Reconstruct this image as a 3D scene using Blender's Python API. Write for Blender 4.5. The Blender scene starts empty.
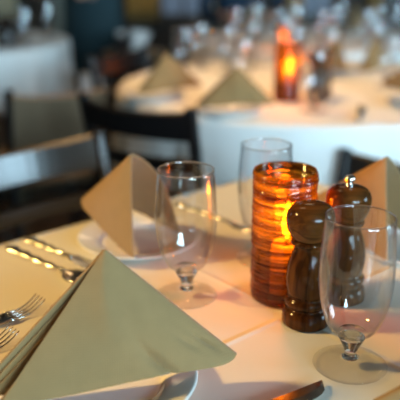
import bpy, bmesh, math, random
from mathutils import Vector, Matrix
random.seed(7)
R = math.radians
S = bpy.context.scene
C = bpy.context.collection
TZ = 0.75                                   # table height

# ------------------------------------------------------------------ camera
cd = bpy.data.cameras.new('camera'); cam = bpy.data.objects.new('camera', cd); C.objects.link(cam)
cd.sensor_width = 36.0; cd.lens = 720 / 400 * 36.0
cam.location = (0, 0, TZ + 0.4068); cam.rotation_euler = (math.pi / 2 - 0.3293, 0, 0)
cd.clip_start = 0.02; cd.clip_end = 60
cd.dof.use_dof = True; cd.dof.focus_distance = 0.75; cd.dof.aperture_fstop = 3.5
S.camera = cam

# ------------------------------------------------------------------ world, exposure
w = bpy.data.worlds.new('world'); S.world = w; w.use_nodes = True
w.node_tree.nodes['Background'].inputs[0].default_value = (0.62, 0.78, 1.0, 1)
w.node_tree.nodes['Background'].inputs[1].default_value = 0.6
vs = S.view_settings
vs.view_transform = 'Standard'; vs.look = 'None'; vs.gamma = 1.0; vs.use_curve_mapping = False
vs.exposure = 0.0
S.cycles.use_denoising = True
S.cycles.max_bounces = 14; S.cycles.transparent_max_bounces = 24; S.cycles.transmission_bounces = 12
S.cycles.blur_glossy = 0.6; S.cycles.sample_clamp_indirect = 6.0

# ------------------------------------------------------------------ lights: daylight windows behind the camera, warm ceiling lamps
def area(name, loc, target, sx, sy, power, col):
    l = bpy.data.lights.new(name, 'AREA'); l.shape = 'RECTANGLE'; l.size = sx; l.size_y = sy
    l.energy = power; l.color = col
    o = bpy.data.objects.new(name, l); C.objects.link(o); o.location = loc
    d = Vector(target) - Vector(loc); o.rotation_euler = d.to_track_quat('-Z', 'Y').to_euler()
    return o
DAY = (0.53, 0.82, 1.0); WARM = (1.0, 0.56, 0.20)
WIN = [(2.1, 390), (4.1, 310)]
for wx, p in WIN:
    area('window_daylight', (wx, -4.53, 1.80), (wx - 2, 5, 1.0), 1.6, 1.8, p, DAY)
area('window_daylight', (5.13, .25, 1.62), (-3, 1.6, 1.0), 1.6, 1.5, 130, DAY)
LAMPS = [(-0.2, 2.30, 11.5), (0.6, 4.6, .8), (-1.2, 4.6, .8), (-0.2, 6.0, 4)]
for lx, ly, p in LAMPS:
    area('ceiling_lamp_light', (lx, ly, 2.70), (lx + (0.55 if p > 10 else 0), ly + .05, .75), 0.40, 0.40, p, WARM).data.spread = R(80)
SPOT = Vector((-2.00, 0.75, 2.05)); SPOT_AIM = Vector((.22, .78, .75)); SPOT_W = 285

# ------------------------------------------------------------------ materials
def mat(name):
    m = bpy.data.materials.new(name); m.use_nodes = True
    nt = m.node_tree; return m, nt, nt.nodes, nt.links, nt.nodes['Principled BSDF']
def simple(name, col, rough=0.5, metal=0.0, coat=0.0, noise=0.0, nscale=20, bump=0.0, bscale=200, sheen=0.0, spec=0.5):
    m, nt, N, L, b = mat(name)
    b.inputs['Base Color'].default_value = (*col, 1); b.inputs['Roughness'].default_value = rough
    b.inputs['Metallic'].default_value = metal; b.inputs['Coat Weight'].default_value = coat
    b.inputs['Coat Roughness'].default_value = 0.08; b.inputs['Sheen Weight'].default_value = sheen
    b.inputs['Specular IOR Level'].default_value = spec
    tc = N.new('ShaderNodeTexCoord')
    if noise:
        n = N.new('ShaderNodeTexNoise'); n.inputs['Scale'].default_value = nscale; n.inputs['Detail'].default_value = 4
        L.new(tc.outputs['Object'], n.inputs['Vector'])
        mx = N.new('ShaderNodeMix'); mx.data_type = 'RGBA'
        mx.inputs['A'].default_value = (*[c * (1 - noise) for c in col], 1); mx.inputs['B'].default_value = (*[min(1, c * (1 + noise)) for c in col], 1)
        L.new(n.outputs['Fac'], mx.inputs['Factor']); L.new(mx.outputs['Result'], b.inputs['Base Color'])
    if bump:
        n2 = N.new('ShaderNodeTexNoise'); n2.inputs['Scale'].default_value = bscale; n2.inputs['Detail'].default_value = 3
        L.new(tc.outputs['Object'], n2.inputs['Vector'])
        bp = N.new('ShaderNodeBump'); bp.inputs['Strength'].default_value = bump; bp.inputs['Distance'].default_value = 0.002
        L.new(n2.outputs['Fac'], bp.inputs['Height']); L.new(bp.outputs['Normal'], b.inputs['Normal'])
    return m

def wood(name, c1, c2, rough=0.3, coat=0.4, axis='Z', scale=14, spec=.5):
    m, nt, N, L, b = mat(name)
    tc = N.new('ShaderNodeTexCoord'); mp = N.new('ShaderNodeMapping')
    sc = {'Z': (scale, scale, scale * .08), 'X': (scale * .08, scale, scale), 'Y': (scale, scale * .08, scale)}[axis]
    mp.inputs['Scale'].default_value = sc; L.new(tc.outputs['Object'], mp.inputs['Vector'])
    n = N.new('ShaderNodeTexNoise'); n.inputs['Scale'].default_value = 4; n.inputs['Detail'].default_value = 6; n.inputs['Distortion'].default_value = 1.2
    L.new(mp.outputs['Vector'], n.inputs['Vector'])
    r = N.new('ShaderNodeValToRGB'); r.color_ramp.elements[0].color = (*c1, 1); r.color_ramp.elements[1].color = (*c2, 1)
    r.color_ramp.elements[0].position = .35; r.color_ramp.elements[1].position = .68
    L.new(n.outputs['Fac'], r.inputs['Fac']); L.new(r.outputs['Color'], b.inputs['Base Color'])
    b.inputs['Roughness'].default_value = rough; b.inputs['Coat Weight'].default_value = coat; b.inputs['Coat Roughness'].default_value = .1; b.inputs['Specular IOR Level'].default_value = spec
    return m

def linen(name, col, weave=900, bump=.25):
    m, nt, N, L, b = mat(name)
    tc = N.new('ShaderNodeTexCoord')
    w1 = N.new('ShaderNodeTexWave'); w1.bands_direction = 'X'; w1.inputs['Scale'].default_value = weave / 6.28; w1.inputs['Distortion'].default_value = .6
    w2 = N.new('ShaderNodeTexWave'); w2.bands_direction = 'Z'; w2.inputs['Scale'].default_value = weave / 6.28; w2.inputs['Distortion'].default_value = .6
    n = N.new('ShaderNodeTexNoise'); n.inputs['Scale'].default_value = 60; n.inputs['Detail'].default_value = 5
    for q in (w1, w2, n): L.new(tc.outputs['Object'], q.inputs['Vector'])
    mm = N.new('ShaderNodeMath'); mm.operation = 'ADD'; L.new(w1.outputs['Fac'], mm.inputs[0]); L.new(w2.outputs['Fac'], mm.inputs[1])
    bp = N.new('ShaderNodeBump'); bp.inputs['Strength'].default_value = bump; bp.inputs['Distance'].default_value = .0004
    L.new(mm.outputs[0], bp.inputs['Height']); L.new(bp.outputs['Normal'], b.inputs['Normal'])
    mx = N.new('ShaderNodeMix'); mx.data_type = 'RGBA'
    mx.inputs['A'].default_value = (*[c * .88 for c in col], 1); mx.inputs['B'].default_value = (*[c * 1.1 for c in col], 1)
    L.new(n.outputs['Fac'], mx.inputs['Factor']); L.new(mx.outputs['Result'], b.inputs['Base Color'])
    b.inputs['Roughness'].default_value = .85; b.inputs['Sheen Weight'].default_value = .25; b.inputs['Specular IOR Level'].default_value = .25
    return m

def tablecloth_mat(name, col, crease):
    """white damask: pressed fold ridges (fine relief) along the cloth's own axes, soft ripples, fine weave"""
    m, nt, N, L, b = mat(name)
    b.inputs['Base Color'].default_value = (*col, 1); b.inputs['Roughness'].default_value = .7
    b.inputs['Sheen Weight'].default_value = .1; b.inputs['Specular IOR Level'].default_value = .3
    tc = N.new('ShaderNodeTexCoord'); sp = N.new('ShaderNodeSeparateXYZ'); L.new(tc.outputs['Object'], sp.inputs[0])
    def mth(op, a, bb=None):
        q = N.new('ShaderNodeMath'); q.operation = op
        for i, v in enumerate((a, bb)):
            if v is None: continue
            if isinstance(v, (int, float)): q.inputs[i].default_value = v
            else: L.new(v, q.inputs[i])
        return q.outputs[0]
    n = N.new('ShaderNodeTexNoise'); n.inputs['Scale'].default_value = 5.5; n.inputs['Detail'].default_value = 2; L.new(tc.outputs['Object'], n.inputs['Vector'])
    h = mth('MULTIPLY', n.outputs['Fac'], .0035)
    if crease:
        for ax in ('X', 'Y'):
            d = mth('ABSOLUTE', sp.outputs[ax]); e = mth('DIVIDE', d, .0045)
            g = mth('POWER', 2.718, mth('MULTIPLY', mth('MULTIPLY', e, e), -1.0))
            h = mth('ADD', h, mth('MULTIPLY', g, .0016))
    bp = N.new('ShaderNodeBump'); bp.inputs['Strength'].default_value = 1.0; bp.inputs['Distance'].default_value = 1.0
    L.new(h, bp.inputs['Height'])
    n2 = N.new('ShaderNodeTexNoise'); n2.inputs['Scale'].default_value = 700; L.new(tc.outputs['Object'], n2.inputs['Vector'])
    bp2 = N.new('ShaderNodeBump'); bp2.inputs['Strength'].default_value = .12; bp2.inputs['Distance'].default_value = .0006
    L.new(n2.outputs['Fac'], bp2.inputs['Height']); L.new(bp.outputs['Normal'], bp2.inputs['Normal']); L.new(bp2.outputs['Normal'], b.inputs['Normal'])
    return m

def thin_glass(name, edge=.80, tint=(.975, .98, .985)):
    m, nt, N, L, b = mat(name); N.remove(b); out = N['Material Output']
    lw = N.new('ShaderNodeLayerWeight'); lw.inputs['Blend'].default_value = .5
    pw = N.new('ShaderNodeMath'); pw.operation = 'POWER'; L.new(lw.outputs['Facing'], pw.inputs[0]); pw.inputs[1].default_value = 3.6
    fr = N.new('ShaderNodeMath'); fr.operation = 'MULTIPLY_ADD'; L.new(pw.outputs[0], fr.inputs[0]); fr.inputs[1].default_value = edge; fr.inputs[2].default_value = .055
    tr = N.new('ShaderNodeBsdfTransparent'); tr.inputs[0].default_value = (*tint, 1)
    gl = N.new('ShaderNodeBsdfGlossy'); gl.inputs['Roughness'].default_value = .02
    mx = N.new('ShaderNodeMixShader'); L.new(fr.outputs[0], mx.inputs[0]); L.new(tr.outputs[0], mx.inputs[1]); L.new(gl.outputs[0], mx.inputs[2])
    L.new(mx.outputs[0], out.inputs['Surface']); return m
def solid_glass(name):
    m, nt, N, L, b = mat(name)
    b.inputs['Base Color'].default_value = (.97, .98, .98, 1); b.inputs['Transmission Weight'].default_value = 1
    b.inputs['Roughness'].default_value = .015; b.inputs['IOR'].default_value = 1.48; return m
def amber_glass(name):
    m, nt, N, L, b = mat(name); N.remove(b); out = N['Material Output']
    tc = N.new('ShaderNodeTexCoord'); mp = N.new('ShaderNodeMapping'); mp.inputs['Scale'].default_value = (9, 9, 240)
    L.new(tc.outputs['Object'], mp.inputs['Vector'])
    n = N.new('ShaderNodeTexNoise'); n.inputs['Scale'].default_value = 1.0; n.inputs['Detail'].default_value = 3; n.inputs['Roughness'].default_value = .6
    L.new(mp.outputs['Vector'], n.inputs['Vector'])
    r = N.new('ShaderNodeValToRGB'); r.color_ramp.elements[0].position = .34; r.color_ramp.elements[1].position = .66
    r.color_ramp.elements[0].color = (.20, .062, .007, 1); r.color_ramp.elements[1].color = (.84, .45, .085, 1)
    L.new(n.outputs['Fac'], r.inputs['Fac'])
    bp = N.new('ShaderNodeBump'); bp.inputs['Strength'].default_value = .8; bp.inputs['Distance'].default_value = .0012; L.new(n.outputs['Fac'], bp.inputs['Height'])
    tl = N.new('ShaderNodeBsdfTranslucent'); L.new(r.outputs['Color'], tl.inputs['Color']); L.new(bp.outputs[0], tl.inputs['Normal'])
    tr = N.new('ShaderNodeBsdfTransparent'); L.new(r.outputs['Color'], tr.inputs['Color'])
    gl = N.new('ShaderNodeBsdfGlossy'); gl.inputs['Roughness'].default_value = .12; L.new(bp.outputs[0], gl.inputs['Normal'])
    m1 = N.new('ShaderNodeMixShader'); m1.inputs[0].default_value = .035; L.new(tr.outputs[0], m1.inputs[1]); L.new(tl.outputs[0], m1.inputs[2])
    lw = N.new('ShaderNodeLayerWeight'); lw.inputs['Blend'].default_value = .5; L.new(bp.outputs[0], lw.inputs['Normal'])
    pw = N.new('ShaderNodeMath'); pw.operation = 'POWER'; L.new(lw.outputs['Facing'], pw.inputs[0]); pw.inputs[1].default_value = 4.0
    fr = N.new('ShaderNodeMath'); fr.operation = 'MULTIPLY_ADD'; L.new(pw.outputs[0], fr.inputs[0]); fr.inputs[1].default_value = .6; fr.inputs[2].default_value = .05
    m2 = N.new('ShaderNodeMixShader'); L.new(fr.outputs[0], m2.inputs[0]); L.new(m1.outputs[0], m2.inputs[1]); L.new(gl.outputs[0], m2.inputs[2])
    L.new(m2.outputs[0], out.inputs['Surface']); return m
def emit(name, col, s):
    m, nt, N, L, b = mat(name); b.inputs['Base Color'].default_value = (*col, 1)
    b.inputs['Emission Color'].default_value = (*col, 1); b.inputs['Emission Strength'].default_value = s; return m

M = dict(
    cloth=tablecloth_mat('white_tablecloth_dimmed', (.67, .645, .57), True),  # white toned down in colour to offset the stronger light up front
    cloth_lightened=tablecloth_mat('white_tablecloth_plain_lightened', (.86, .86, .84), False),  # same white cloth lightened in colour for the weaker light further back
    napkin=linen('khaki_linen', (.262, .169, .070)),
    hem=linen('khaki_hem', (.27, .17, .065)),
    china=simple('white_china', (.82, .82, .80), .12, coat=.5),
    steel=simple('polished_steel', (.72, .70, .67), .14, 1.0),
    glass=thin_glass('clear_thin_glass'), footglass=thin_glass('clear_foot_glass', .70, (.985, .985, .985)), sglass=solid_glass('clear_solid_glass'), amber=amber_glass('amber_glass'),
    wax=simple('cream_wax', (.85, .70, .45), .5), flame=emit('candle_flame', (1.0, .55, .16), 55),
    wick=simple('wick', (.03, .02, .02), .9),
    mill=wood('dark_varnished_wood', (.024, .008, .002), (.085, .028, .006), .11, .0, 'Z', 22, .2),
    millhead=wood('dark_varnished_wood_head', (.045, .016, .004), (.12, .042, .009), .11, .0, 'X', 22, .22),
    black=simple('black_lacquer', (.006, .006, .007), .32, spec=.35),
    brown=wood('dark_brown_wood', (.010, .005, .003), (.022, .011, .006), .22, .3, 'X', 10),
    taupe=simple('taupe_fabric', (.20, .14, .085), .9, noise=.15, nscale=60, sheen=.2),
    floor=wood('floor_wood', (.040, .024, .014), (.085, .052, .030), .4, .2, 'Y', 3),
    gap=simple('floor_joint', (.012, .008, .005), .8),
    wall=simple('dark_wall_paint', (.030, .022, .016), .7, noise=.2, nscale=3),
    panel=wood('wall_panel_wood', (.016, .010, .006), (.035, .021, .012), .45, .2, 'Z', 5),
    plaster=simple('plaster', (.20, .15, .10), .9, noise=.06, nscale=4),
    ceil=simple('ceiling_paint', (.075, .058, .042), .9, noise=.06, nscale=4),
    trim=simple('trim_paint', (.05, .035, .022), .4),
    ochre=simple('ochre_curtain_fabric', (.42, .25, .055), .9, noise=.15, nscale=30, sheen=.2),
    cream=simple('cream_curtain_fabric', (.72, .64, .45), .9, noise=.08, nscale=30),
    sage=simple('grey_green_paint', (.22, .25, .22), .7),
    bluepane=emit('dusk_window_glass', (.10, .14, .20), .55),
    daypane=emit('daylight_window_glass', (.70, .85, 1.0), 1.2),
    teal=simple('dark_teal_cloth', (.010, .032, .040), .85, noise=.2, nscale=20),
    navy=simple('navy_cloth', (.010, .028, .055), .85, noise=.2, nscale=20),
    trouser=simple('black_cloth', (.010, .010, .012), .9),
    skin=simple('skin', (.52, .29, .20), .55), hair=simple('dark_hair', (.02, .013, .01), .6),
    card=simple('white_highlight_card', (.80, .82, .84), .35),
    chrome=simple('chrome', (.8, .8, .8), .08, 1.0),
    lamp=emit('frosted_lamp_glass', (1.0, .70, .40), 3.0),
)

# ------------------------------------------------------------------ mesh helpers
def link(name, me, m=None, parent=None, smooth=True):
    if m is not None and len(me.materials) == 0: me.materials.append(m)
    if smooth:
        for p in me.polygons: p.use_smooth = True
    o = bpy.data.objects.new(name, me); C.objects.link(o)
    if parent is not None: o.parent = parent
    return o
def from_bm(name, bm, m, parent=None, smooth=True):
    bmesh.ops.recalc_face_normals(bm, faces=bm.faces[:])
    me = bpy.data.meshes.new(name); bm.to_mesh(me); bm.free()
    return link(name, me, m, parent, smooth)
def tag(o, label, cat, group=None, kind=None):
    o['label'] = label; o['category'] = cat
    if group: o['group'] = group
    if kind: o['kind'] = kind
    return o
def struct(o):
    o['kind'] = 'structure'; return o
def thing(name, label, cat, loc, rz=0, group=None):
    o = bpy.data.objects.new(name, None); C.objects.link(o); o.empty_display_size = .05
    o.location = loc; o.rotation_euler = (0, 0, rz)
    return tag(o, label, cat, group)
def copy_thing(src, loc, rz=0, label=None, sc=None):
    def cp(o, par):
        c = o.copy(); C.objects.link(c); c.parent = par
        for ch in list(o.children): cp(ch, c)
        return c
    r = cp(src, None); r.location = loc; r.rotation_euler = (0, 0, rz)
    if sc: r.scale = sc
    if label: r['label'] = label
    return r
def bm_box(bm, c, s, rot=None):
    g = bmesh.ops.create_cube(bm, size=1.0)['verts']
    for v in g:
        p = Vector((v.co.x * s[0], v.co.y * s[1], v.co.z * s[2]))
        if rot is not None: p = rot @ p
        v.co = p + Vector(c)
    return g
def box(name, c, s, m, parent=None, bevel=0.0, rot=None):
    bm = bmesh.new(); bm_box(bm, (0, 0, 0), s, rot)
    if bevel: bmesh.ops.bevel(bm, geom=bm.edges[:], offset=bevel, segments=2, affect='EDGES', profile=.6)
    for v in bm.verts: v.co += Vector(c)
    return from_bm(name, bm, m, parent, False)
def lathe(name, prof, m, parent=None, seg=48, closed=False, jitter=None):
    bm = bmesh.new(); rings = []
    for k, (r, z) in enumerate(prof):
        if r < 1e-6: rings.append([bm.verts.new((0, 0, z))]); continue
        ring = []
        for i in range(seg):
            a = 2 * math.pi * i / seg
            dr, dz = jitter(k, a, r, z) if jitter else (0, 0)
            ring.append(bm.verts.new(((r + dr) * math.cos(a), (r + dr) * math.sin(a), z + dz)))
        rings.append(ring)
    prs = list(zip(rings[:-1], rings[1:]))
    if closed: prs.append((rings[-1], rings[0]))
    for A, B in prs:
        for i in range(seg):
            j = (i + 1) % seg
            if len(A) == 1 and len(B) == 1: continue
            if len(A) == 1: bm.faces.new((A[0], B[i], B[j]))
            elif len(B) == 1: bm.faces.new((A[i], B[0], A[j]))
            else: bm.faces.new((A[i], A[j], B[j], B[i]))
    return from_bm(name, bm, m, parent)
def spline(pts, n):
    out = []; P = [Vector(p) for p in pts]
    for i in range(len(P) - 1):
        p0 = P[max(i - 1, 0)]; p1 = P[i]; p2 = P[i + 1]; p3 = P[min(i + 2, len(P) - 1)]
        for k in range(n):
            t = k / n
            out.append(.5 * ((2 * p1) + (p2 - p0) * t + (2 * p0 - 5 * p1 + 4 * p2 - p3) * t * t + (3 * p1 - p0 - 3 * p2 + p3) * t ** 3))
    out.append(P[-1]); return out
def prof_smooth(pts, n=5):
    return [(max(0, v.x), v.y) for v in spline([(a, b) for a, b in pts], n)]
def strip(name, secs, m, parent=None, smooth=True):
    """closed tube through a list of cross-section loops"""
    bm = bmesh.new(); rs = [[bm.verts.new(p) for p in s] for s in secs]
    for A, B in zip(rs[:-1], rs[1:]):
        k = len(A)
        for i in range(k): bm.faces.new((A[i], A[(i + 1) % k], B[(i + 1) % k], B[i]))
    bm.faces.new(rs[0][::-1]); bm.faces.new(rs[-1])
    return from_bm(name, bm, m, parent, smooth)

# ------------------------------------------------------------------ room shell
X0, X1, Y0, Y1, ZC = -3.5, 5.2, -4.6, 7.2, 2.8
fl = struct(box('floor', ((X0 + X1) / 2, (Y0 + Y1) / 2, -.06), (X1 - X0, Y1 - Y0, .09), M['gap']))
bmp = bmesh.new(); bm_box(bmp, (0, 0, 0), (.138, Y1 - Y0, .014)); pm = bpy.data.meshes.new('plank'); bmp.to_mesh(pm); bmp.free(); pm.materials.append(M['floor'])
for i in range(62):
    p = bpy.data.objects.new('plank', pm); C.objects.link(p); p.parent = fl
    p.location = (X0 + .07 + i * .14, (Y0 + Y1) / 2, -.008 + random.uniform(-.0006, .0006))
struct(box('ceiling', ((X0 + X1) / 2, (Y0 + Y1) / 2, ZC + .05), (X1 - X0 + .2, Y1 - Y0 + .2, .1), M['ceil']))
wb = struct(box('wall_back', ((X0 + X1) / 2, Y1 + .05, ZC / 2), (X1 - X0 + .2, .1, ZC), M['wall']))
struct(box('wall_left', (X0 - .05, (Y0 + Y1) / 2, ZC / 2), (.1, Y1 - Y0, ZC), M['plaster']))
def wall_with_holes(name, axis, pos, a0, a1, holes, m):
    """wall slab built round its window openings"""
    bm = bmesh.new(); cuts = sorted(holes)
    def seg(p, q, z0, z1):
        if q - p < 1e-4 or z1 - z0 < 1e-4: return
        c = ((p + q) / 2, pos, (z0 + z1) / 2); s = (q - p, .1, z1 - z0)
        if axis == 'y': c = (c[1], c[0], c[2]); s = (s[1], s[0], s[2])
        bm_box(bm, c, s)
    cur = a0
    for (h0, h1, z0, z1) in cuts:
        seg(cur, h0, 0, ZC); seg(h0, h1, 0, z0); seg(h0, h1, z1, ZC); cur = h1
    seg(cur, a1, 0, ZC)
    return struct(from_bm(name, bm, m, None, False))
wall_with_holes('wall_front', 'x', Y0 - .05, X0, X1, [(1.3, 2.9, .9, 2.7), (3.3, 4.9, .9, 2.7)], M['plaster'])
wall_with_holes('wall_right', 'y', X1 + .05, Y0, Y1, [(-.55, 1.05, .87, 2.37)], M['plaster'])
def window(name, c, wd, ht, axis, pane):
    e = bpy.data.objects.new(name, None); C.objects.link(e); e.location = c; struct(e)
    if axis == 'y': e.rotation_euler = (0, 0, math.pi / 2)
    t = .05
    for s in (-1, 1):
        box('window_frame', (s * (wd / 2 - t / 2), 0, 0), (t, .08, ht), M['trim'], e, .004)
        box('window_frame', (0, 0, s * (ht / 2 - t / 2)), (wd - 2 * t, .08, t), M['trim'], e, .004)
    box('window_mullion', (0, 0, 0), (.03, .06, ht - 2 * t), M['trim'], e, .003)
    pw = (wd - 2 * t - .03) / 2
    for s in (-1, 1): box('pane', (s * (pw / 2 + .015), 0, 0), (pw, .012, ht - 2 * t), pane, e)
    return e
window('window_1', (2.1, Y0 - .06, 1.8), 1.6, 1.8, 'x', M['daypane'])
window('window_2', (4.1, Y0 - .06, 1.8), 1.6, 1.8, 'x', M['daypane'])
window('window_3', (X1 + .06, .25, 1.62), 1.6, 1.5, 'y', M['daypane'])
window('window_4', (-.155, Y1 - .042, 1.38), .50, 1.64, 'x', M['bluepane'])
window('window_5', (1.12, Y1 - .042, 1.38), .34, 1.64, 'x', M['bluepane'])
# dark wainscot panels and rail on the far wall
for i in range(17):
    box('panel', (X0 + .25 + i * .5, Y1 - .012, .30), (.44, .024, .44), M['panel'], wb, .01)
struct(box('trim_1', ((X0 + X1) / 2, Y1 - .02, .545), (X1 - X0, .04, .035), M['trim'], None, .004))
struct(box('baseboard_back', ((X0 + X1) / 2, Y1 - .015, .04), (X1 - X0, .03, .08), M['trim'], None, .004))
def curtain(label, x, wd, m, y=Y1 - .12, z0=.56, z1=2.35, taper=0.0):
    bm = bmesh.new(); n = 40; rows = 14; g = []
    for r in range(rows + 1):
        t = r / rows; z = z1 + (z0 - z1) * t; wk = wd * (1 - taper * t)
        g.append([bm.verts.new((x + (i / n - .5) * wk, y + .025 * math.sin(i / n * 2 * math.pi * max(2, round(wd / .06))) * (.6 + .4 * t), z)) for i in range(n + 1)])
    for A, B in zip(g[:-1], g[1:]):
        for i in range(n): bm.faces.new((A[i], A[i + 1], B[i + 1], B[i]))
    o = from_bm('curtain', bm, m); sm = o.modifiers.new('thickness', 'SOLIDIFY'); sm.thickness = .004
    return tag(o, label, 'curtain')
curtain('ochre curtain left of the blue-grey window on the far wall', -.55, .30, M['ochre'])
curtain('pale cream curtain narrowing downward right of the blue-grey window', .22, .32, M['cream'], taper=.45)
curtain('ochre curtain by the narrow far window on the right side', .90, .16, M['ochre'])
curtain('slim ochre curtain standing alone on the dark far wall', 1.66, .10, M['ochre'])
curtain('pale cream curtain at the far left end of the room', -1.86, .22, M['cream'])
col_ = box('wall_pilaster', (-1.36, Y1 - .05, 1.4), (.12, .1, 2.8), M['sage'], wb, .01)
box('wall_pilaster', (1.86, Y1 - .05, 1.4), (.22, .1, 2.8), M['brown'], wb, .01)

for i, (lx, ly, p) in enumerate(LAMPS):
    side = ['over the round middle table', 'over the far round table', 'over the far left table', 'nearest the far wall'][i]
    e = thing('ceiling_lamp', 'square flush ceiling lamp with warm glass ' + side, 'lamp', (lx, ly, ZC), 0, 'flush ceiling lamps')
    box('housing', (0, 0, -.02), (.5, .5, .04), M['trim'], e, .008)
    box('diffuser', (0, 0, -.055), (.42, .42, .03), M['lamp'], e, .01)

e = thing('ceiling_spotlight', 'adjustable ceiling spotlight aimed at the foreground table', 'lamp', SPOT)
_q = (SPOT_AIM - SPOT).to_track_quat('-Z', 'Y').to_euler()
_h = lathe('lamp_head', [(0, .10), (.03, .10), (.042, .08), (.045, -.05), (.040, -.05), (.038, .0), (0, .01)], M['black'], e, 32); _h.rotation_euler = _q; _h.scale = (3, 3, 1.4)
_b = lathe('bulb', prof_smooth([(0, -.012), (.02, -.010), (.034, -.002), (.030, .008), (0, .009)], 3), M['lamp'], _h, 24)
lathe('stem', [(0, .04), (.008, .04), (.008, ZC - SPOT.z - .012), (.04, ZC - SPOT.z - .010), (.04, ZC - SPOT.z), (0, ZC - SPOT.z)], M['black'], e, 20)
_l = bpy.data.lights.new('spotlight_light', 'SPOT'); _l.spot_size = R(41); _l.spot_blend = .5; _l.energy = SPOT_W; _l.color = (1.0, .60, .17); _l.shadow_soft_size = .13
_o = bpy.data.objects.new('spotlight_light', _l); C.objects.link(_o); _o.parent = e; _o.rotation_euler = _q; _o.location = (SPOT_AIM - SPOT).normalized() * .07

# ------------------------------------------------------------------ tables and cloths
def cloth(name, shape, half, drop, m, label, loc, rz, nwave=9, amp=.018, seed=1, hem_var=.0):
    rnd = random.Random(seed); ph = [rnd.uniform(0, 6.28) for _ in range(4)]
    per = []
    if shape == 'square':
        rc = .012; k = 36
        for s in range(4):
            for i in range(k):
                t = i / k * 2 - 1; p = Vector((half, t * half)); a = s * math.pi / 2
                nrm = Vector((1, 0)); 
                cx = max(0, (abs(t) - .86) / .14); nrm = (Vector((1, 0)) + Vector((0, math.copysign(cx, t)))).normalized()
                rm = Matrix.Rotation(a, 2); per.append((rm @ p, rm @ nrm, cx))
    else:
        k = 180
        for i in range(k):
            a = 2 * math.pi * i / k; d = Vector((math.cos(a), math.sin(a))); per.append((d * half, d, 0))
    n = len(per); bm = bmesh.new(); rings = []; c0 = bm.verts.new((0, 0, 0))
    for f in (.2, .4, .6, .8, .93, .985): rings.append([bm.verts.new((p.x * f, p.y * f, 0)) for p, q, c in per])
    rad = .012
    for a in (0, 30, 60, 90):
        rings.append([bm.verts.new((p.x * (1 - rad / half) + q.x * rad * math.sin(R(a)), p.y * (1 - rad / half) + q.y * rad * math.sin(R(a)), -rad * (1 - math.cos(R(a))))) for p, q, c in per])
    for s in range(1, 13):
        t = s / 12; ring = []
        for i, (p, q, c) in enumerate(per):
            u = i / n * 2 * math.pi
            wv = math.sin(nwave * u + ph[0]) + .55 * math.sin((nwave * 2 + 1) * u + ph[1]) + .3 * math.sin((nwave * 3 + 2) * u + ph[2])
            off = amp * .35 * t + amp * t * wv * (.55 + .7 * c) + c * .02 * t
            z = -rad - (drop - rad) * t * (1 + .07 * c + hem_var * math.sin(3 * u + ph[3]))
            ring.append(bm.verts.new((p.x + q.x * off, p.y + q.y * off, z)))
        rings.append(ring)
    for i in range(n): bm.faces.new((c0, rings[0][i], rings[0][(i + 1) % n]))
    for A, B in zip(rings[:-1], rings[1:]):
        for i in range(n): bm.faces.new((A[i], B[i], B[(i + 1) % n], A[(i + 1) % n]))
    o = from_bm(name, bm, m); sm = o.modifiers.new('thickness', 'SOLIDIFY'); sm.thickness = .0016; sm.offset = -1
    o.location = loc; o.rotation_euler = (0, 0, rz)
    return tag(o, label, 'tablecloth')
def table(shape, half, loc, rz, label):
    e = thing('dining_table', label, 'table', (loc[0], loc[1], 0), rz)
    if shape == 'square':
        box('tabletop', (0, 0, TZ - .019), (2 * half - .016, 2 * half - .016, .03), M['brown'], e, .004)
    else:
        lathe('tabletop', [(0, TZ - .034), (half - .012, TZ - .034), (half - .008, TZ - .019), (half - .012, TZ - .004), (0, TZ - .004)], M['brown'], e, 72)
    lathe('pedestal', prof_smooth([(.05, .03), (.045, .2), (.04, .5), (.06, TZ - .036)], 4), M['black'], e, 24)
    for k in range(4):
        a = k * math.pi / 2 + math.pi / 4
        box('foot', (math.cos(a) * .16, math.sin(a) * .16, .018), (.34, .06, .034), M['black'], e, .006, Matrix.Rotation(a, 3, 'Z'))
    return e
UA = R(41.0)
def UN(u, n, z=0.0):                        # table-1 axes (u to the back right, n to the back left) -> world
    return Vector((u * math.cos(UA) - n * math.sin(UA), u * math.sin(UA) + n * math.cos(UA), TZ + z))
TC = UN(.585, .51)
T2 = Vector((.35, 2.37, TZ)); T3 = Vector((.55, 3.75, TZ)); T4 = Vector((-1.20, 3.62, TZ))
table('square', .435, TC, UA, 'square dining table under the white cloth in the foreground')
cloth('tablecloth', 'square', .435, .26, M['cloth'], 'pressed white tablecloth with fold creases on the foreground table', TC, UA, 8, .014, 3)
table('round', .62, T2, 0, 'round dining table under a white cloth behind the foreground table')
cloth('tablecloth', 'round', .62, .28, M['cloth_lightened'], 'white cloth hanging in folds from the round middle table', T2, 0, 13, .034, 5)
table('round', .58, T3, 0, 'far round dining table in front of the seated person')
cloth('tablecloth', 'round', .58, .28, M['cloth_lightened'], 'white cloth on the far round table crowded with glasses', T3, 0, 12, .034, 8)
table('round', .55, T4, 0, 'round dining table at the far left beside the standing person')
cloth('tablecloth', 'round', .55, .28, M['cloth_lightened'], 'white cloth with deep overhang on the far left table', T4, 0, 11, .034, 11)

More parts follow.
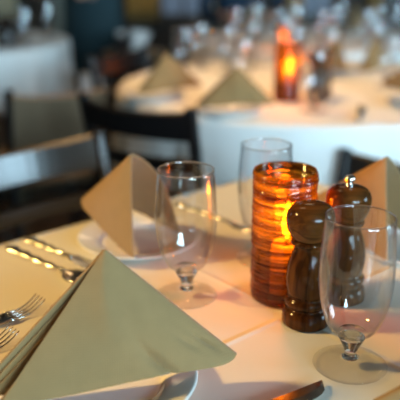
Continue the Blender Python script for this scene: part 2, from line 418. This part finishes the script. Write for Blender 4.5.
# ------------------------------------------------------------------ chairs
def make_chair(label, loc, rz, m, H=.80, W=.40, upholstered=None):
    """chair facing local +y, rear posts at y = 0; ladder back with curved rails"""
    e = thing('dining_chair', label, 'chair', (loc[0], loc[1], 0), rz, 'restaurant chairs')
    hw = W / 2
    def bow(x): return -.035 * (1 - (x / hw) ** 2)
    def rail(name, z0, z1, th, dip, mm=m):
        secs = []
        for i in range(17):
            x = -hw + .015 + (W - .03) * i / 16; y = bow(x) - (z0 - .46) * .17; y1 = bow(x) - (z1 - .46) * .17; d = dip * (1 - (x / hw) ** 2)
            secs.append([(x, y - th / 2, z0 + .004), (x, y, z0), (x, y + th / 2, z0 + .004), (x, y1 + th / 2, z1 - d - .005), (x, y1, z1 - d), (x, y1 - th / 2, z1 - d - .005)])
        return strip(name, secs, mm, e, False)
    for s in (-1, 1):
        pts = [(s * (hw - .03), .02, 0), (s * (hw - .015), .0, .25), (s * (hw - .012), .0, .46), (s * (hw - .01), -(H - .46) * .10, .46 + (H - .46) * .6), (s * (hw - .008), -(H - .46) * .17, H - .012), (s * (hw - .008), -(H - .46) * .17, H + .002)]
        q = spline(pts, 5); secs = []
        for i, p in enumerate(q):
            r = .016 if i < len(q) - 3 else .013
            secs.append([(p.x + r * math.cos(a), p.y + r * math.sin(a), p.z) for a in [k * math.pi / 4 for k in range(8)]])
        strip('leg', secs, m, e)
    for s in (-1, 1):
        q = spline([(s * (hw - .005), .40, 0), (s * (hw - .005), .395, .42)], 3)
        strip('leg', [[(p.x + (.014 + .006 * i / 3) * math.cos(a), p.y + (.014 + .006 * i / 3) * math.sin(a), p.z) for a in [k * math.pi / 4 for k in range(8)]] for i, p in enumerate(q)], m, e)
    box('seat', (0, .21, .44), (W + .02, .44, .035), upholstered or m, e, .012)
    box('apron', (0, .40, .40), (W - .04, .02, .05), m, e, .003)
    for s in (-1, 1): box('stretcher', (s * (hw - .01), .2, .20), (.018, .37, .022), m, e, .003)
    if upholstered:
        rail('back_panel', H - .26, H - .01, .035, .012, upholstered)
    else:
        rail('top_rail', H - .082, H - .002, .018, .012)
        rail('back_slat', H - .165, H - .122, .014, .004)
        rail('back_slat', H - .25, H - .205, .014, .004)
    return e
def chair_at(label, cx, cy, deg, m, **k):      # centre of the back, direction the chair faces
    return make_chair(label, (cx, cy), R(deg - 90), m, **k)

p = UN(.655, 1.25)
make_chair('dark brown glossy wooden chair tucked in at the left of the foreground table', (p.x, p.y), UA + math.pi + R(5), M['brown'], H=.785, W=.42)
p = UN(1.36, .87)
make_chair('black chair whose low back shows behind the dark pepper mill', (p.x, p.y), UA + math.pi / 2, M['black'], H=.70, W=.40)
chair_at('black ladder-back chair standing in front of the round middle table', -.125, 1.79, 56, M['black'], W=.35, H=.815)
chair_at('taupe upholstered chair between the foreground table and far left table', -.47, 2.32, 118, M['black'], H=.76, W=.34, upholstered=M['taupe'])
chair_at('black chair on the far left side of the round middle table', -.26, 2.78, -28, M['black'], W=.38)
chair_at('black chair at the right edge of the round middle table', 1.10, 2.72, 205, M['black'], W=.38)
chair_at('black chair under the front of the far left table', -1.20, 2.80, 95, M['black'], W=.38, H=.66)
chair_at('black chair at the right side of the far left table', -.42, 3.50, 180, M['black'], W=.40)
chair_at('black chair on the right of the far round table', 1.32, 3.95, 195, M['black'], W=.40)
chair_at('black chair carrying the seated person in navy', .23, 5.06, -84, M['black'], W=.40)
chair_at('black empty chair facing away near the far wall right', 1.55, 5.2, 90, M['black'], W=.40, H=.85)

# ------------------------------------------------------------------ goblets
def make_goblet(label, loc, group='clear water goblets'):
    e = thing('goblet', label, 'glass', loc, 0, group)
    outer = prof_smooth([(.0150, .0375), (.0235, .0440), (.0310, .0590), (.0360, .0820), (.0376, .1050), (.0364, .1350), (.0342, .1650)], 6)
    inner = [(max(r - .0011, .0), z + (.0035 if k == 0 else .0008 if k < 6 else 0)) for k, (r, z) in enumerate(outer)]
    lathe('bowl', [(0, .0365), (.008, .0367)] + outer + [(.0336, .1656)] + inner[::-1] + [(0, .0410)], M['glass'], e, 56)
    lathe('rim', [(.0342 + .0008 * math.cos(R(a)) - .0006, .1652 + .0008 * math.sin(R(a))) for a in range(0, 360, 45)], M['sglass'], e, 56, True)
    lathe('stem', prof_smooth([(0, .0362), (.0125, .0355), (.0130, .0320), (.0088, .0240), (.0062, .0170), (.0064, .0140), (.0090, .0118), (.0080, .0098), (0, .0097)], 4), M['sglass'], e, 12)
    lathe('foot', [(0, .0094), (.0085, .0092)] + prof_smooth([(.0120, .0075), (.0220, .0052), (.0330, .0038), (.0376, .0030), (.0384, .0022), (.0378, .0012)], 4) + [(.0300, .0008), (0, .0008)], M['footglass'], e, 56)
    return e
Z = TZ + .0008
gob = make_goblet('clear stemmed goblet nearest the camera in front of the mills', (.1559, .6546, Z))
gob_spots = [
    (-.0169, .8156, 'clear goblet standing between the two khaki napkins and the candle', 1),
    (.0890, .9330, 'clear goblet half hidden behind the amber candle holder', 1),
    (-.056, 2.50, 'goblet at the left back edge of the round middle table', 1),
    (.10, 2.62, 'goblet behind the pale napkin on the round middle table', 1),
    (.13, 2.24, 'goblet just behind and left of the pale napkin on the middle table', 1),
    (.44, 2.48, 'goblet to the right of the middle table candle', 1),
    (.60, 2.30, 'goblet beside the rear ochre napkin of the middle table', 1),
    (.78, 2.58, 'goblet at the right back edge of the round middle table', 1),
    (.20, 2.78, 'goblet at the back of the middle table left of the candles', 1),
    (.33, 2.84, 'rearmost goblet of the round middle table', 1),
    (.33, 2.52, 'goblet between the middle candle and the rear napkins', 1),
    (.66, 2.76, 'goblet behind the pale rear napkin of the middle table', 1),
    (.00, 2.72, 'goblet at the far left back of the round middle table', 1),
    (.31, 1.93, 'goblet directly in front of the middle table candle', 1),
]
for x, y, lab, s in gob_spots: copy_thing(gob, (x, y, Z), 0, lab)
ORD = ['leftmost', 'second', 'third', 'fourth', 'fifth']
rows = [('front', [(.17, 3.45), (.36, 3.38), (.56, 3.40), (.77, 3.42)]), ('middle', [(.26, 3.62), (.46, 3.56), (.66, 3.62), (.86, 3.58), (.98, 3.68)]), ('back', [(.30, 3.86), (.50, 3.92), (.74, 3.88)])]
for rn, spots in rows:
    for k, (x, y) in enumerate(spots):
        copy_thing(gob, (x, y, Z), 0, f'{ORD[k]} goblet from the left in the {rn} row on the far round table')
for k, (x, y, lab) in enumerate([(-.99, 3.30, 'front-most goblet on the far left round table'), (-.85, 3.55, 'goblet behind the dark pot on the far left round table'), (-.80, 3.36, 'goblet right of the dark pot on the far left table'),
                                 (-1.02, 3.60, 'leftmost goblet behind the front ones on the far left table'), (-.78, 3.78, 'goblet nearest the standing person on the far left table')]):
    copy_thing(gob, (x, y, Z), 0, lab)

# ------------------------------------------------------------------ plates
def make_plate(label, loc, rad=.09):
    k = rad / .10
    pr = prof_smooth([(.050, .0), (.058, .002), (.066, .0065), (.085, .0110), (.0985, .0145), (.1000, .0158)], 4)
    prof = [(0, .0022), (.046, .0022), (.047, .0)] + pr + prof_smooth([(.0990, .0166), (.084, .0138), (.067, .0098), (.060, .0058), (.052, .0048)], 4) + [(0, .0046)]
    o = lathe('plate', [(r * k, z) for r, z in prof], M['china'], None, 64); o.location = loc
    return tag(o, label, 'plate', 'white china plates')
plate = make_plate('white china plate under the large khaki napkin in front', (-.092, .612, Z))
def plate_at(x, y, lab):
    o = plate.copy(); C.objects.link(o); o.location = (x, y, Z); o['label'] = lab; return o
plate_at(-.090, .985, 'white plate under the upright napkin at the left back')
plate_at(.300, .965, 'white plate under the napkin behind the right goblet')
plate_at(.300, .520, 'white plate at the camera-side right setting of the foreground table')

# ------------------------------------------------------------------ napkins (tent folds)
def tent(name, T, B, F1, F2, loc, label, inset=.0, wr=None, soft=.10, bulge=.010, bow=(0, 0), seed=0, parent=None, m=None, th=.0032):
    T, B, F1, F2 = [Vector(v) - Vector(loc) for v in (T, B, F1, F2)]
    n1 = (B - T).cross(F1 - T).normalized(); n2 = (F2 - T).cross(B - T).normalized()
    cen = (F1 + F2 + B) / 3
    if n1.dot(F1 - (F1 + F2) / 2) < 0: n1 = -n1
    if n2.dot(F2 - (F1 + F2) / 2) < 0: n2 = -n2
    bm = bmesh.new(); NA, NB = 48, 112; g = []
    for i in range(NA + 1):
        a = .004 + .996 * i / NA; row = []
        for j in range(NB + 1):
            b = -1 + 2 * j / NB
            sp = math.sqrt(b * b + soft * soft); m1 = .5 * (sp - b); m2 = .5 * (sp + b); k = math.sqrt(1 + soft * soft)
            m1 /= k; m2 /= k; mb = max(0.0, 1 - m1 - m2)
            a_ = a * (1 - .075 * math.exp(-(b / .13) ** 2) * a ** 3)
            P = T + a_ * (mb * (B - T) + m1 * (F1 - T) + m2 * (F2 - T))
            bl = bulge * math.sin(math.pi * min(1, abs(b))) * math.sin(math.pi * min(1, a * .62 + .05))
            f1 = max(0, -b); f2 = max(0, b); s = f1 + f2 + 1e-9
            P += (n1 * f1 / s + n2 * f2 / s) * bl
            ew = math.sin(math.pi * a ** .8); P += n1 * bow[0] * ew * f1 ** 2 + n2 * bow[1] * ew * f2 ** 2
            # rounded lower end of the ridge and a softly lifted hem
            P.z += .006 * math.exp(-((abs(b) - .45) / .3) ** 2) * a ** 6
            if wr and b < 0:
                for (wa, wb_, ww, wl, wd) in wr:
                    P += n1 * (-wd * math.exp(-((b - wb_ - .25 * (a - wa)) / ww) ** 2) * math.exp(-((a - wa) / wl) ** 2))
            row.append(bm.verts.new(P))
        g.append(row)
    for i in range(NA):
        for j in range(NB): bm.faces.new((g[i][j], g[i][j + 1], g[i + 1][j + 1], g[i + 1][j]))
    o = from_bm(name, bm, m or M['napkin'], parent)
    sm = o.modifiers.new('thickness', 'SOLIDIFY'); sm.thickness = th; sm.offset = 0
    bv = o.modifiers.new('soft_edge', 'BEVEL'); bv.width = th * .3; bv.segments = 2; bv.limit_method = 'ANGLE'; bv.angle_limit = R(50)
    return o
def napkin(label, T, B, F1, F2, wr=None, soft=.10, layers=2, gap=.16, bulge=.010, bow=(0, 0)):
    T, B, F1, F2 = map(Vector, (T, B, F1, F2))
    base = (F1 + F2 + B) / 3; base = Vector((base.x, base.y, TZ + .017))
    e = thing('napkin', label, 'napkin', base, 0, 'folded khaki napkins')
    tent('outer_fold', T, B, F1, F2, base, None, wr=wr, soft=soft, parent=e, bulge=bulge, bow=bow)
    mid = (F1 + F2) / 2
    for k in range(1, layers):
        s = 1 - gap * k
        dn = Vector((0, 0, -.006 * k))
        f1 = mid + (F1 - mid) * s + (B - mid).normalized() * .004 * k; f2 = mid + (F2 - mid) * s + (B - mid).normalized() * .004 * k
        tent('inner_fold', T + dn + (B - T) * .01 * k, B + (mid - B) * .10 * k, f1, f2, base, None, soft=soft * .8, parent=e, m=M['hem'], bulge=bulge * s * .7)
    return e
def V(x, y, z): return (x, y, TZ + z)
n1 = napkin('large khaki linen napkin folded as a tent, nearest the camera', V(-.090, .626, .143), V(.078, .635, .022), V(-.182, .551, .021), V(-.212, .572, .021),
    wr=[(.90, -.42, .030, .16, .0085), (.80, -.14, .030, .09, .0055), (.78, -.23, .03, .08, .0040), (.55, -.60, .10, .30, -.0030), (.72, -.30, .09, .22, -.0025)], soft=.12, layers=3, gap=.30, bulge=.012)
n2 = napkin('khaki napkin standing open at the left back of the foreground table', V(-.092, .939, .150), V(-.196, 1.060, .050), V(-.090, .893, .019), V(-.030, .985, .019), soft=.10, layers=1, bow=(.002, .022))
n3 = copy_thing(n2, n2.location + Vector((.341, -.012, 0)), 0, 'khaki napkin behind the rim of the right-hand goblet')
n4 = copy_thing(n1, (.300, .535, TZ + .017), R(160), 'khaki napkin whose corner enters the frame at bottom right')
def nap_copy(src, x, y, deg, lab, sc=1.0):
    return copy_thing(src, (x, y, TZ + (.017 if sc == 1 else .017)), R(deg), lab, (sc, sc, sc))
nap_copy(n1, -.105, 2.13, 14, 'tan tent napkin at the left edge of the round middle table', .88)
nap_copy(n1, .075, 1.90, -14, 'pale khaki napkin left of the candle on the middle table', .86)
nap_copy(n2, .46, 2.60, 20, 'ochre napkin at the back of the round middle table')
nap_copy(n1, .62, 2.55, 30, 'pale napkin right of the ochre one at the back of the middle table', .9)
nap_copy(n2, .615, 1.99, 8, 'golden brown napkin at the right frame edge on the middle table', 1.2)
nap_copy(n1, .85, 3.95, 40, 'pale napkin at the right of the far round table')
nap_copy(n2, .28, 4.08, 10, 'ochre napkin in front of the person in navy')
for x, y, lab in ((-.135, 2.13, 'white plate under the tan napkin on the middle table'), (.075, 1.92, 'white plate under the pale napkin left of the middle candle'),
                  (.52, 2.66, 'white plate under the napkins at the back of the middle table'), (.615, 2.00, 'white plate at the right frame edge on the middle table'),
                  (.85, 3.97, 'white plate under the pale napkin of the far round table'), (.28, 4.08, 'white plate in front of the person in navy'),
                  (-1.15, 3.22, 'white plate at the front of the far left table')):
    plate_at(x, y, lab)

# ------------------------------------------------------------------ candle holder
def make_candle(label, loc, power, off=(0, 0)):
    e = thing('candle_holder', label, 'candle', loc, 0, 'amber glass candle holders')
    Hc, rc = .165, .0390
    rnd = random.Random(4); prof = []; nr = 34
    for k in range(nr):
        z0 = .004 + (Hc - .006) * k / nr; dz = (Hc - .006) / nr; a = rnd.uniform(.0007, .0015)
        for t in (0, .25, .5, .75): prof.append((rc - .0012 + a * math.sin(math.pi * t), z0 + dz * t))
    prof.append((rc - .001, Hc - .002))
    def jit(k, a, r, z): return (.0005 * math.sin(3 * a + z * 300) if r > .036 else 0, .0011 * math.sin(2 * a + k * .37) + .0006 * math.sin(5 * a + k) if (r > .036 and .01 < z < .158) else 0)
    full = [(0, 0), (rc - .004, 0), (rc - .0015, .0015)] + prof + [(rc - .0018, Hc), (rc - .0034, Hc - .001), (rc - .0036, .012), (rc - .006, .009), (0, .009)]
    lathe('glass_cylinder', full, M['amber'], e, 72, jitter=jit)
    ox, oy = off
    cn = lathe('candle', [(0, .0095), (.019, .0095), (.0192, .012), (.0192, .072), (.0175, .074), (.012, .0725), (0, .072)], M['wax'], e, 32); cn.location = (ox, oy, 0)
    wk = lathe('wick', [(0, 0), (.0009, 0), (.0009, .011), (0, .012)], M['wick'], cn, 8); wk.location = (0, 0, .0715)
    fm = lathe('flame', prof_smooth([(0, 0), (.0055, .008), (.0072, .018), (.0046, .034), (0, .052)], 4), M['flame'], cn, 20); fm.location = (0, 0, .079)
    l = bpy.data.lights.new('candle_light', 'POINT'); l.energy = power; l.color = (1.0, .66, .26); l.shadow_soft_size = .012
    lo = bpy.data.objects.new('candle_light', l); C.objects.link(lo); lo.parent = e; lo.location = (ox, oy, .125)
    return e
c1 = make_candle('tall ribbed amber glass candle holder lit at the table centre', (.1016, .8167, Z), 3.2, (.004, -.006))
copy_thing(c1, (.252, 2.085, Z), R(40), 'lit amber candle holder on the round middle table')
copy_thing(c1, (.37, 3.25, Z), R(80), 'small lit amber candle holder on the front of the far round table', (.6, .6, .6))

# ------------------------------------------------------------------ mills
def make_mill(label, loc, knob, group='turned dark wood mills'):
    e = thing('pepper_mill' if knob else 'salt_mill', label, 'mill', loc, 0, group)
    body = [(0, 0), (.0262, 0), (.0275, .0015), (.0278, .008), (.0268, .0165), (.0232, .0200), (.0212, .0215), (.0236, .0235), (.0258, .0270), (.0258, .0300), (.0236, .0335), (.0208, .0355),
            (.0222, .0375),
            (.0236, .0400), (.0250, .0500), (.0250, .0600), (.0232, .0740), (.0192, .0870), (.0168, .0950), (.0172, .0975), (.0204, .0992), (.0212, .1010), (.0204, .1032), (.0180, .1045), (0, .1045)]
    lathe('body', body, M['mill'], e, 48)
    head = [(0, .1050), (.0190, .1050), (.0212, .1075), (.0250, .1150), (.0270, .1230), (.0272, .1300), (.0262, .1360), (.0225, .1420), (.0165, .1452), (.0090, .1466), (0, .1470)]
    lathe('head', [head[0]] + prof_smooth(head[1:], 3), M['millhead'], e, 48)
    if knob:
        lathe('knob', prof_smooth([(0, .1468), (.0052, .1470), (.0038, .1490), (.0036, .1505), (.0062, .1530), (.0066, .1560), (.0050, .1585), (0, .1594)], 3), M['chrome'], e, 24)
    return e
ml = make_mill('turned dark wood mill without knob beside the amber candle holder', (.123, .7495, Z), False)
m2 = make_mill('dark wood pepper mill with small metal knob behind the goblet', (.177, .812, Z), True)
copy_thing(ml, (.335, 2.055, Z), 0, 'dark wood mill right of the candle on the middle table')
copy_thing(m2, (.365, 2.13, Z), 0, 'dark pepper mill behind the other mill on the middle table')

# ------------------------------------------------------------------ cutlery
def blade_loop(x, hw, th, z):
    return [(x, -hw, z), (x, -hw * .5, z + th), (x, hw * .5, z + th), (x, hw, z), (x, hw * .5, z - th), (x, -hw * .5, z - th)]
def handle_secs(x0, x1, ornate):
    secs = []
    for i in range(25):
        t = i / 24; x = x0 + (x1 - x0) * t
        hw = .0042 + .0045 * t ** 1.5; th = .0022 + .0014 * t
        if ornate: hw *= 1 + .18 * math.sin(t * 30); th *= 1 + .30 * math.sin(t * 30)
        if i == 24: hw *= .45; th *= .5
        if i == 23: hw *= .82
        secs.append([(x, hw * math.cos(a), .0045 + th * math.sin(a)) for a in [k * math.pi / 5 for k in range(10)]])
    return secs
def make_knife(label, loc, rz, ornate=True):
    e = thing('table_knife', label, 'knife', loc, rz, 'table knives')      # handle end at -x, tip at +x
    strip('handle', handle_secs(-.01, -.115, ornate), M['steel'], e)
    secs = []
    for i in range(17):
        t = i / 16; x = -.012 + .112 * t
        lo = -.0085 - .0035 * math.sin(math.pi * min(1, t * 1.1)); hi = .0085 + .001 * t
        k = 1 if t < .8 else math.sqrt(max(.02, 1 - ((t - .8) / .2) ** 2))
        lo = hi - (hi - lo) * max(.12, k)
        if i == 0: lo, hi = -.004, .004
        secs.append([(x, lo, .0042), (x, (lo + hi) / 2, .0053), (x, hi, .0056), (x, hi, .0036), (x, (lo + hi) / 2, .0034)])
    strip('blade', secs, M['steel'], e, False)
    return e
def make_fork(label, loc, rz, ornate=True):
    e = thing('table_fork', label, 'fork', loc, rz, 'table forks')
    strip('handle', handle_secs(.02, -.11, ornate), M['steel'], e)
    secs = []
    for i in range(9):
        t = i / 8; x = .018 + .034 * t; hw = .0042 + .0085 * math.sin(t * math.pi / 2); z = .0045 - .0025 * math.sin(math.pi * t)
        secs.append([(x, -hw, z), (x, 0, z + .0010), (x, hw, z), (x, 0, z - .0010)])
    strip('neck', secs, M['steel'], e)
    for k in range(4):
        y = (k - 1.5) * .0066; sec = []
        for i in range(7):
            t = i / 6; x = .050 + .044 * t; z = .0045 + .010 * t * t - .004 * math.sin(t * math.pi); r = .0017 * (1 - .6 * t)
            sec.append([(x, y + r * math.cos(a), z + r * math.sin(a)) for a in [j * math.pi / 3 for j in range(6)]])
        strip('tine', sec, M['steel'], e)
    return e
def make_spoon(label, loc, rz):
    e = thing('table_spoon', label, 'spoon', loc, rz)
    strip('handle', handle_secs(.02, -.11, True), M['steel'], e)
    bm = bmesh.new(); g = []
    for i in range(13):
        t = i / 12; x = .016 + .055 * t; hw = max(.003, .018 * math.sqrt(max(0, 1 - ((t - .58) / .44) ** 2 if t > .16 else .02)))
        row = [bm.verts.new((x, hw * s, .0060 - .0048 * (1 - s * s) * math.sin(math.pi * t))) for s in (-1, -.6, -.2, .2, .6, 1)]
        g.append(row)
    for A, B in zip(g[:-1], g[1:]):
        for i in range(5): bm.faces.new((A[i], A[i + 1], B[i + 1], B[i]))
    o = from_bm('bowl', bm, M['steel'], e); sm = o.modifiers.new('t', 'SOLIDIFY'); sm.thickness = .0014
    return e
def pt(u, n): q = UN(u, n); return (q.x, q.y, Z)
make_knife('steel table knife with dark reflecting blade at the bottom edge', (.041, .558, Z), R(32), True)
make_fork('outer fork left of the front napkin', (-.260, .720, Z), UA + R(3))
make_fork('inner fork half under the front napkin', (-.275, .645, Z), UA + R(1))
make_knife('ornate knife by the plate at the left back setting', (-.172, .922, Z), R(-41), True)
make_spoon('ornate spoon beside the knife at the left back setting', (-.196, .893, Z), R(-41))
make_fork('fork beside the plate at the left back setting', (.035, 1.08, Z), R(-46))
copy_thing(bpy.data.objects['table_knife'], (.43, 1.90, Z), R(75), 'knife lying at the front of the round middle table')

# ------------------------------------------------------------------ service stand, bowl, highlight card, pot
e = thing('service_stand', 'small tan-topped service stand right of the standing person', 'stand', (-.36, 3.98, 0))
lathe('stand_top', prof_smooth([(0, .635), (.16, .635), (.168, .645), (.16, .657), (0, .66)], 3), simple('tan_wood', (.30, .20, .10), .4), e, 40)
for k in range(3):
    a = k * 2.094 + .4
    strip('leg', [[(math.cos(a) * rr + .012 * math.cos(q), math.sin(a) * rr + .012 * math.sin(q), zz) for q in [j * math.pi / 3 for j in range(6)]] for rr, zz in ((.15, 0), (.10, .3), (.09, .636))], M['black'], e)
b = lathe('serving_bowl', prof_smooth([(0, 0), (.04, 0), (.042, .006), (.062, .03), (.080, .075), (.082, .080)], 4) + prof_smooth([(.079, .079), (.058, .034), (.03, .012), (0, .010)], 4), M['china'], None, 40)
b.location = (-.36, 3.98, .661); b.scale = (1.2, 1.2, 1.2); tag(b, 'white china bowl on the small service stand', 'bowl')
mc = thing('highlight_card', 'white folded card added for a bright highlight on the chair by the far left table', 'card', (-.53, 3.50, .4585), R(12))  # added card, stands in for a window highlight on the glossy chair
for sg in (-1, 1):
    box('highlight_leaf', (0, sg * .022, .078), (.105, .002, .158), M['card'], mc, 0, Matrix.Rotation(sg * R(14), 3, 'X'))
pot = thing('coffee_pot', 'small dark metal pot among glasses on the far left table', 'pot', (-.90, 3.42, Z), R(20))
lathe('body', prof_smooth([(0, 0), (.045, 0), (.052, .01), (.050, .06), (.034, .10), (.036, .115)], 4) + [(0, .117)], M['brown'], pot, 32)
lathe('lid', prof_smooth([(.036, .117), (.028, .128), (.008, .132), (.008, .142), (0, .145)], 3), M['brown'], pot, 24)
strip('spout', [[(x + r * math.cos(a), r * math.sin(a), z) for a in [k * math.pi / 4 for k in range(8)]] for x, z, r in ((.045, .04, .014), (.07, .07, .010), (.085, .105, .008))], M['brown'], pot)
hs = []
for i in range(13):
    t = math.pi * i / 12; cx = -.045 - .035 * math.sin(t); cz = .025 + .07 * i / 12
    hs.append([(cx + .006 * math.cos(a), .006 * math.sin(a), cz) for a in [k * math.pi / 3 for k in range(6)]])
strip('handle', hs, M['brown'], pot)

# ------------------------------------------------------------------ people
def person(label, loc, rz, joints, bones, regions, hair_c, hair_r, apron=None):
    """one continuous skinned body; clothing by region of the body's surface"""
    e = thing('person', label, 'person', loc, rz)
    names = list(joints); me = bpy.data.meshes.new('body')
    me.from_pydata([joints[n][0] for n in names], [(names.index(a), names.index(b)) for a, b in bones], [])
    o = bpy.data.objects.new('body', me); C.objects.link(o)
    o.modifiers.new('skin', 'SKIN'); sk = me.skin_vertices[0].data if me.skin_vertices else None
    if sk is None:
        bpy.context.view_layer.objects.active = o; bpy.ops.mesh.customdata_skin_add(); sk = me.skin_vertices[0].data
    for i, n in enumerate(names):
        r = joints[n][1]; sk[i].radius = r if isinstance(r, tuple) else (r, r)
        sk[i].use_root = (n == 'pelvis')
    ss = o.modifiers.new('sub', 'SUBSURF'); ss.levels = 2; ss.render_levels = 2
    bpy.context.view_layer.update()
    dg = bpy.context.evaluated_depsgraph_get(); nm = bpy.data.meshes.new_from_object(o.evaluated_get(dg))
    bpy.data.objects.remove(o); nm.name = 'body'; nm.materials.clear()
    mats = []
    for f in nm.polygons:
        m = regions(f.center)
        if m not in mats: mats.append(m); nm.materials.append(m)
        f.material_index = mats.index(m); f.use_smooth = True
    b = bpy.data.objects.new('body', nm); C.objects.link(b); b.parent = e
    hr = lathe('hair', prof_smooth([(hair_r * .98, -.02), (hair_r * 1.04, .02), (hair_r * .95, .06), (hair_r * .6, .10), (0, .115)], 3), M['hair'], e, 24); hr.location = hair_c
    ns = lathe('nose', [(0, 0), (.012, 0), (.010, .012), (.004, .03), (0, .034)], M['skin'], e, 12); ns.location = (hair_c[0], hair_c[1] + hair_r + .012, hair_c[2] - .055)
    for s in (-1, 1):
        ey = lathe('eye', [(0, -.008), (.006, -.005), (.008, 0), (.006, .005), (0, .008)], M['wick'], e, 10); ey.location = (hair_c[0] + s * .03, hair_c[1] + hair_r + .002, hair_c[2] - .015)
    if apron:
        lathe('apron', [(r, z) for r, z in prof_smooth(apron, 4)] + [(r - .006, z) for r, z in prof_smooth(apron, 4)][::-1], M['teal'], e, 40, True).scale = (1, .72, 1)
    return e
def hand(J, Bn, side, wrist, d, radius=.009):
    """palm and five fingers beyond a wrist; d = pointing direction"""
    d = Vector(d).normalized(); wv = Vector(wrist); lat = d.cross(Vector((0, 1, 0)));
    if lat.length < .2: lat = d.cross(Vector((1, 0, 0)))
    lat.normalize(); pal = wv + d * .07
    J['palm' + side] = (tuple(pal), (.026, .016)); Bn.append(('wrist' + side, 'palm' + side))
    for k, (sp, ln) in enumerate(((-.027, .060), (-.009, .072), (.009, .068), (.026, .052))):
        a = pal + lat * sp + d * .03; b = a + d * ln * .5; c = b + (d * .8 + lat.cross(d) * .4) * ln * .5
        for q, (nm, pnt) in enumerate((('a', a), ('b', b), ('c', c))): J[f'f{k}{nm}{side}'] = (tuple(pnt), radius)
        Bn += [('palm' + side, f'f{k}a{side}'), (f'f{k}a{side}', f'f{k}b{side}'), (f'f{k}b{side}', f'f{k}c{side}')]
    a = wv + d * .045 - lat * .035; b = a + d * .03 - lat * .012
    J['ta' + side] = (tuple(a), radius); J['tb' + side] = (tuple(b), radius); Bn += [('palm' + side, 'ta' + side), ('ta' + side, 'tb' + side)]
# standing
J = {'pelvis': ((0, 0, .95), (.165, .115)), 'waist': ((0, 0, 1.10), (.145, .10)), 'chest': ((0, .01, 1.32), (.175, .115)), 'neckb': ((0, 0, 1.47), (.075, .065)), 'neck': ((0, .01, 1.53), .055), 'head': ((0, .02, 1.62), (.078, .092)), 'crown': ((0, .015, 1.72), (.070, .082))}
Bn = [('pelvis', 'waist'), ('waist', 'chest'), ('chest', 'neckb'), ('neckb', 'neck'), ('neck', 'head'), ('head', 'crown')]
for s, sd in ((-1, 'l'), (1, 'r')):
    J.update({'hip' + sd: ((s * .09, 0, .86), .092), 'knee' + sd: ((s * .10, .01, .48), .060), 'ankle' + sd: ((s * .10, -.02, .09), .042), 'toe' + sd: ((s * .11, .14, .035), .035),
              'sh' + sd: ((s * .19, 0, 1.41), .062), 'el' + sd: ((s * .24, .0, 1.13), .045), 'wrist' + sd: ((s * .20, .18, .98), .028)})
    Bn += [('pelvis', 'hip' + sd), ('hip' + sd, 'knee' + sd), ('knee' + sd, 'ankle' + sd), ('ankle' + sd, 'toe' + sd), ('chest', 'sh' + sd), ('sh' + sd, 'el' + sd), ('el' + sd, 'wrist' + sd)]
    hand(J, Bn, sd, J['wrist' + sd][0], (-s * .4, .9, -.15))
def reg1(c):
    if c.z < .09: return M['black']
    if c.z > 1.50 or (c.y > .17 and .85 < c.z < 1.1): return M['skin']
    return M['trouser'] if c.z < .5 else M['teal']
person('person standing in long dark teal clothing beside the far left table', (-.64, 4.42, 0), R(150), J, Bn, reg1, (0, .012, 1.66), .083, [(.215, .30), (.205, .55), (.195, .80), (.180, 1.02), (.165, 1.10)])
# seated
J = {'pelvis': ((0, 0, .55), (.17, .12)), 'waist': ((0, .02, .68), (.15, .11)), 'chest': ((0, .05, .92), (.18, .12)), 'neckb': ((0, .05, 1.08), (.075, .065)), 'neck': ((0, .07, 1.14), .055), 'head': ((0, .10, 1.23), (.078, .092)), 'crown': ((0, .095, 1.33), (.070, .082))}
Bn = [('pelvis', 'waist'), ('waist', 'chest'), ('chest', 'neckb'), ('neckb', 'neck'), ('neck', 'head'), ('head', 'crown')]
for s, sd in ((-1, 'l'), (1, 'r')):
    J.update({'hip' + sd: ((s * .10, .10, .54), .088), 'knee' + sd: ((s * .12, .44, .52), .062), 'ankle' + sd: ((s * .12, .44, .09), .042), 'toe' + sd: ((s * .13, .58, .035), .035),
              'sh' + sd: ((s * .19, .05, 1.02), .062), 'el' + sd: ((s * .25, .18, .80), .045), 'wrist' + sd: ((s * .14, .36, .80), .028)})
    Bn += [('pelvis', 'hip' + sd), ('hip' + sd, 'knee' + sd), ('knee' + sd, 'ankle' + sd), ('ankle' + sd, 'toe' + sd), ('chest', 'sh' + sd), ('sh' + sd, 'el' + sd), ('el' + sd, 'wrist' + sd)]
    hand(J, Bn, sd, J['wrist' + sd][0], (-s * .5, .9, -.05))
def reg2(c):
    if c.z < .09: return M['black']
    if c.z > 1.11 or (c.y > .345 and c.z > .66): return M['skin']
    return M['trouser'] if c.z < .60 else M['navy']
person('person in a navy jacket seated behind the far round table', (.25, 4.84, 0), R(187), J, Bn, reg2, (0, .092, 1.27), .083)
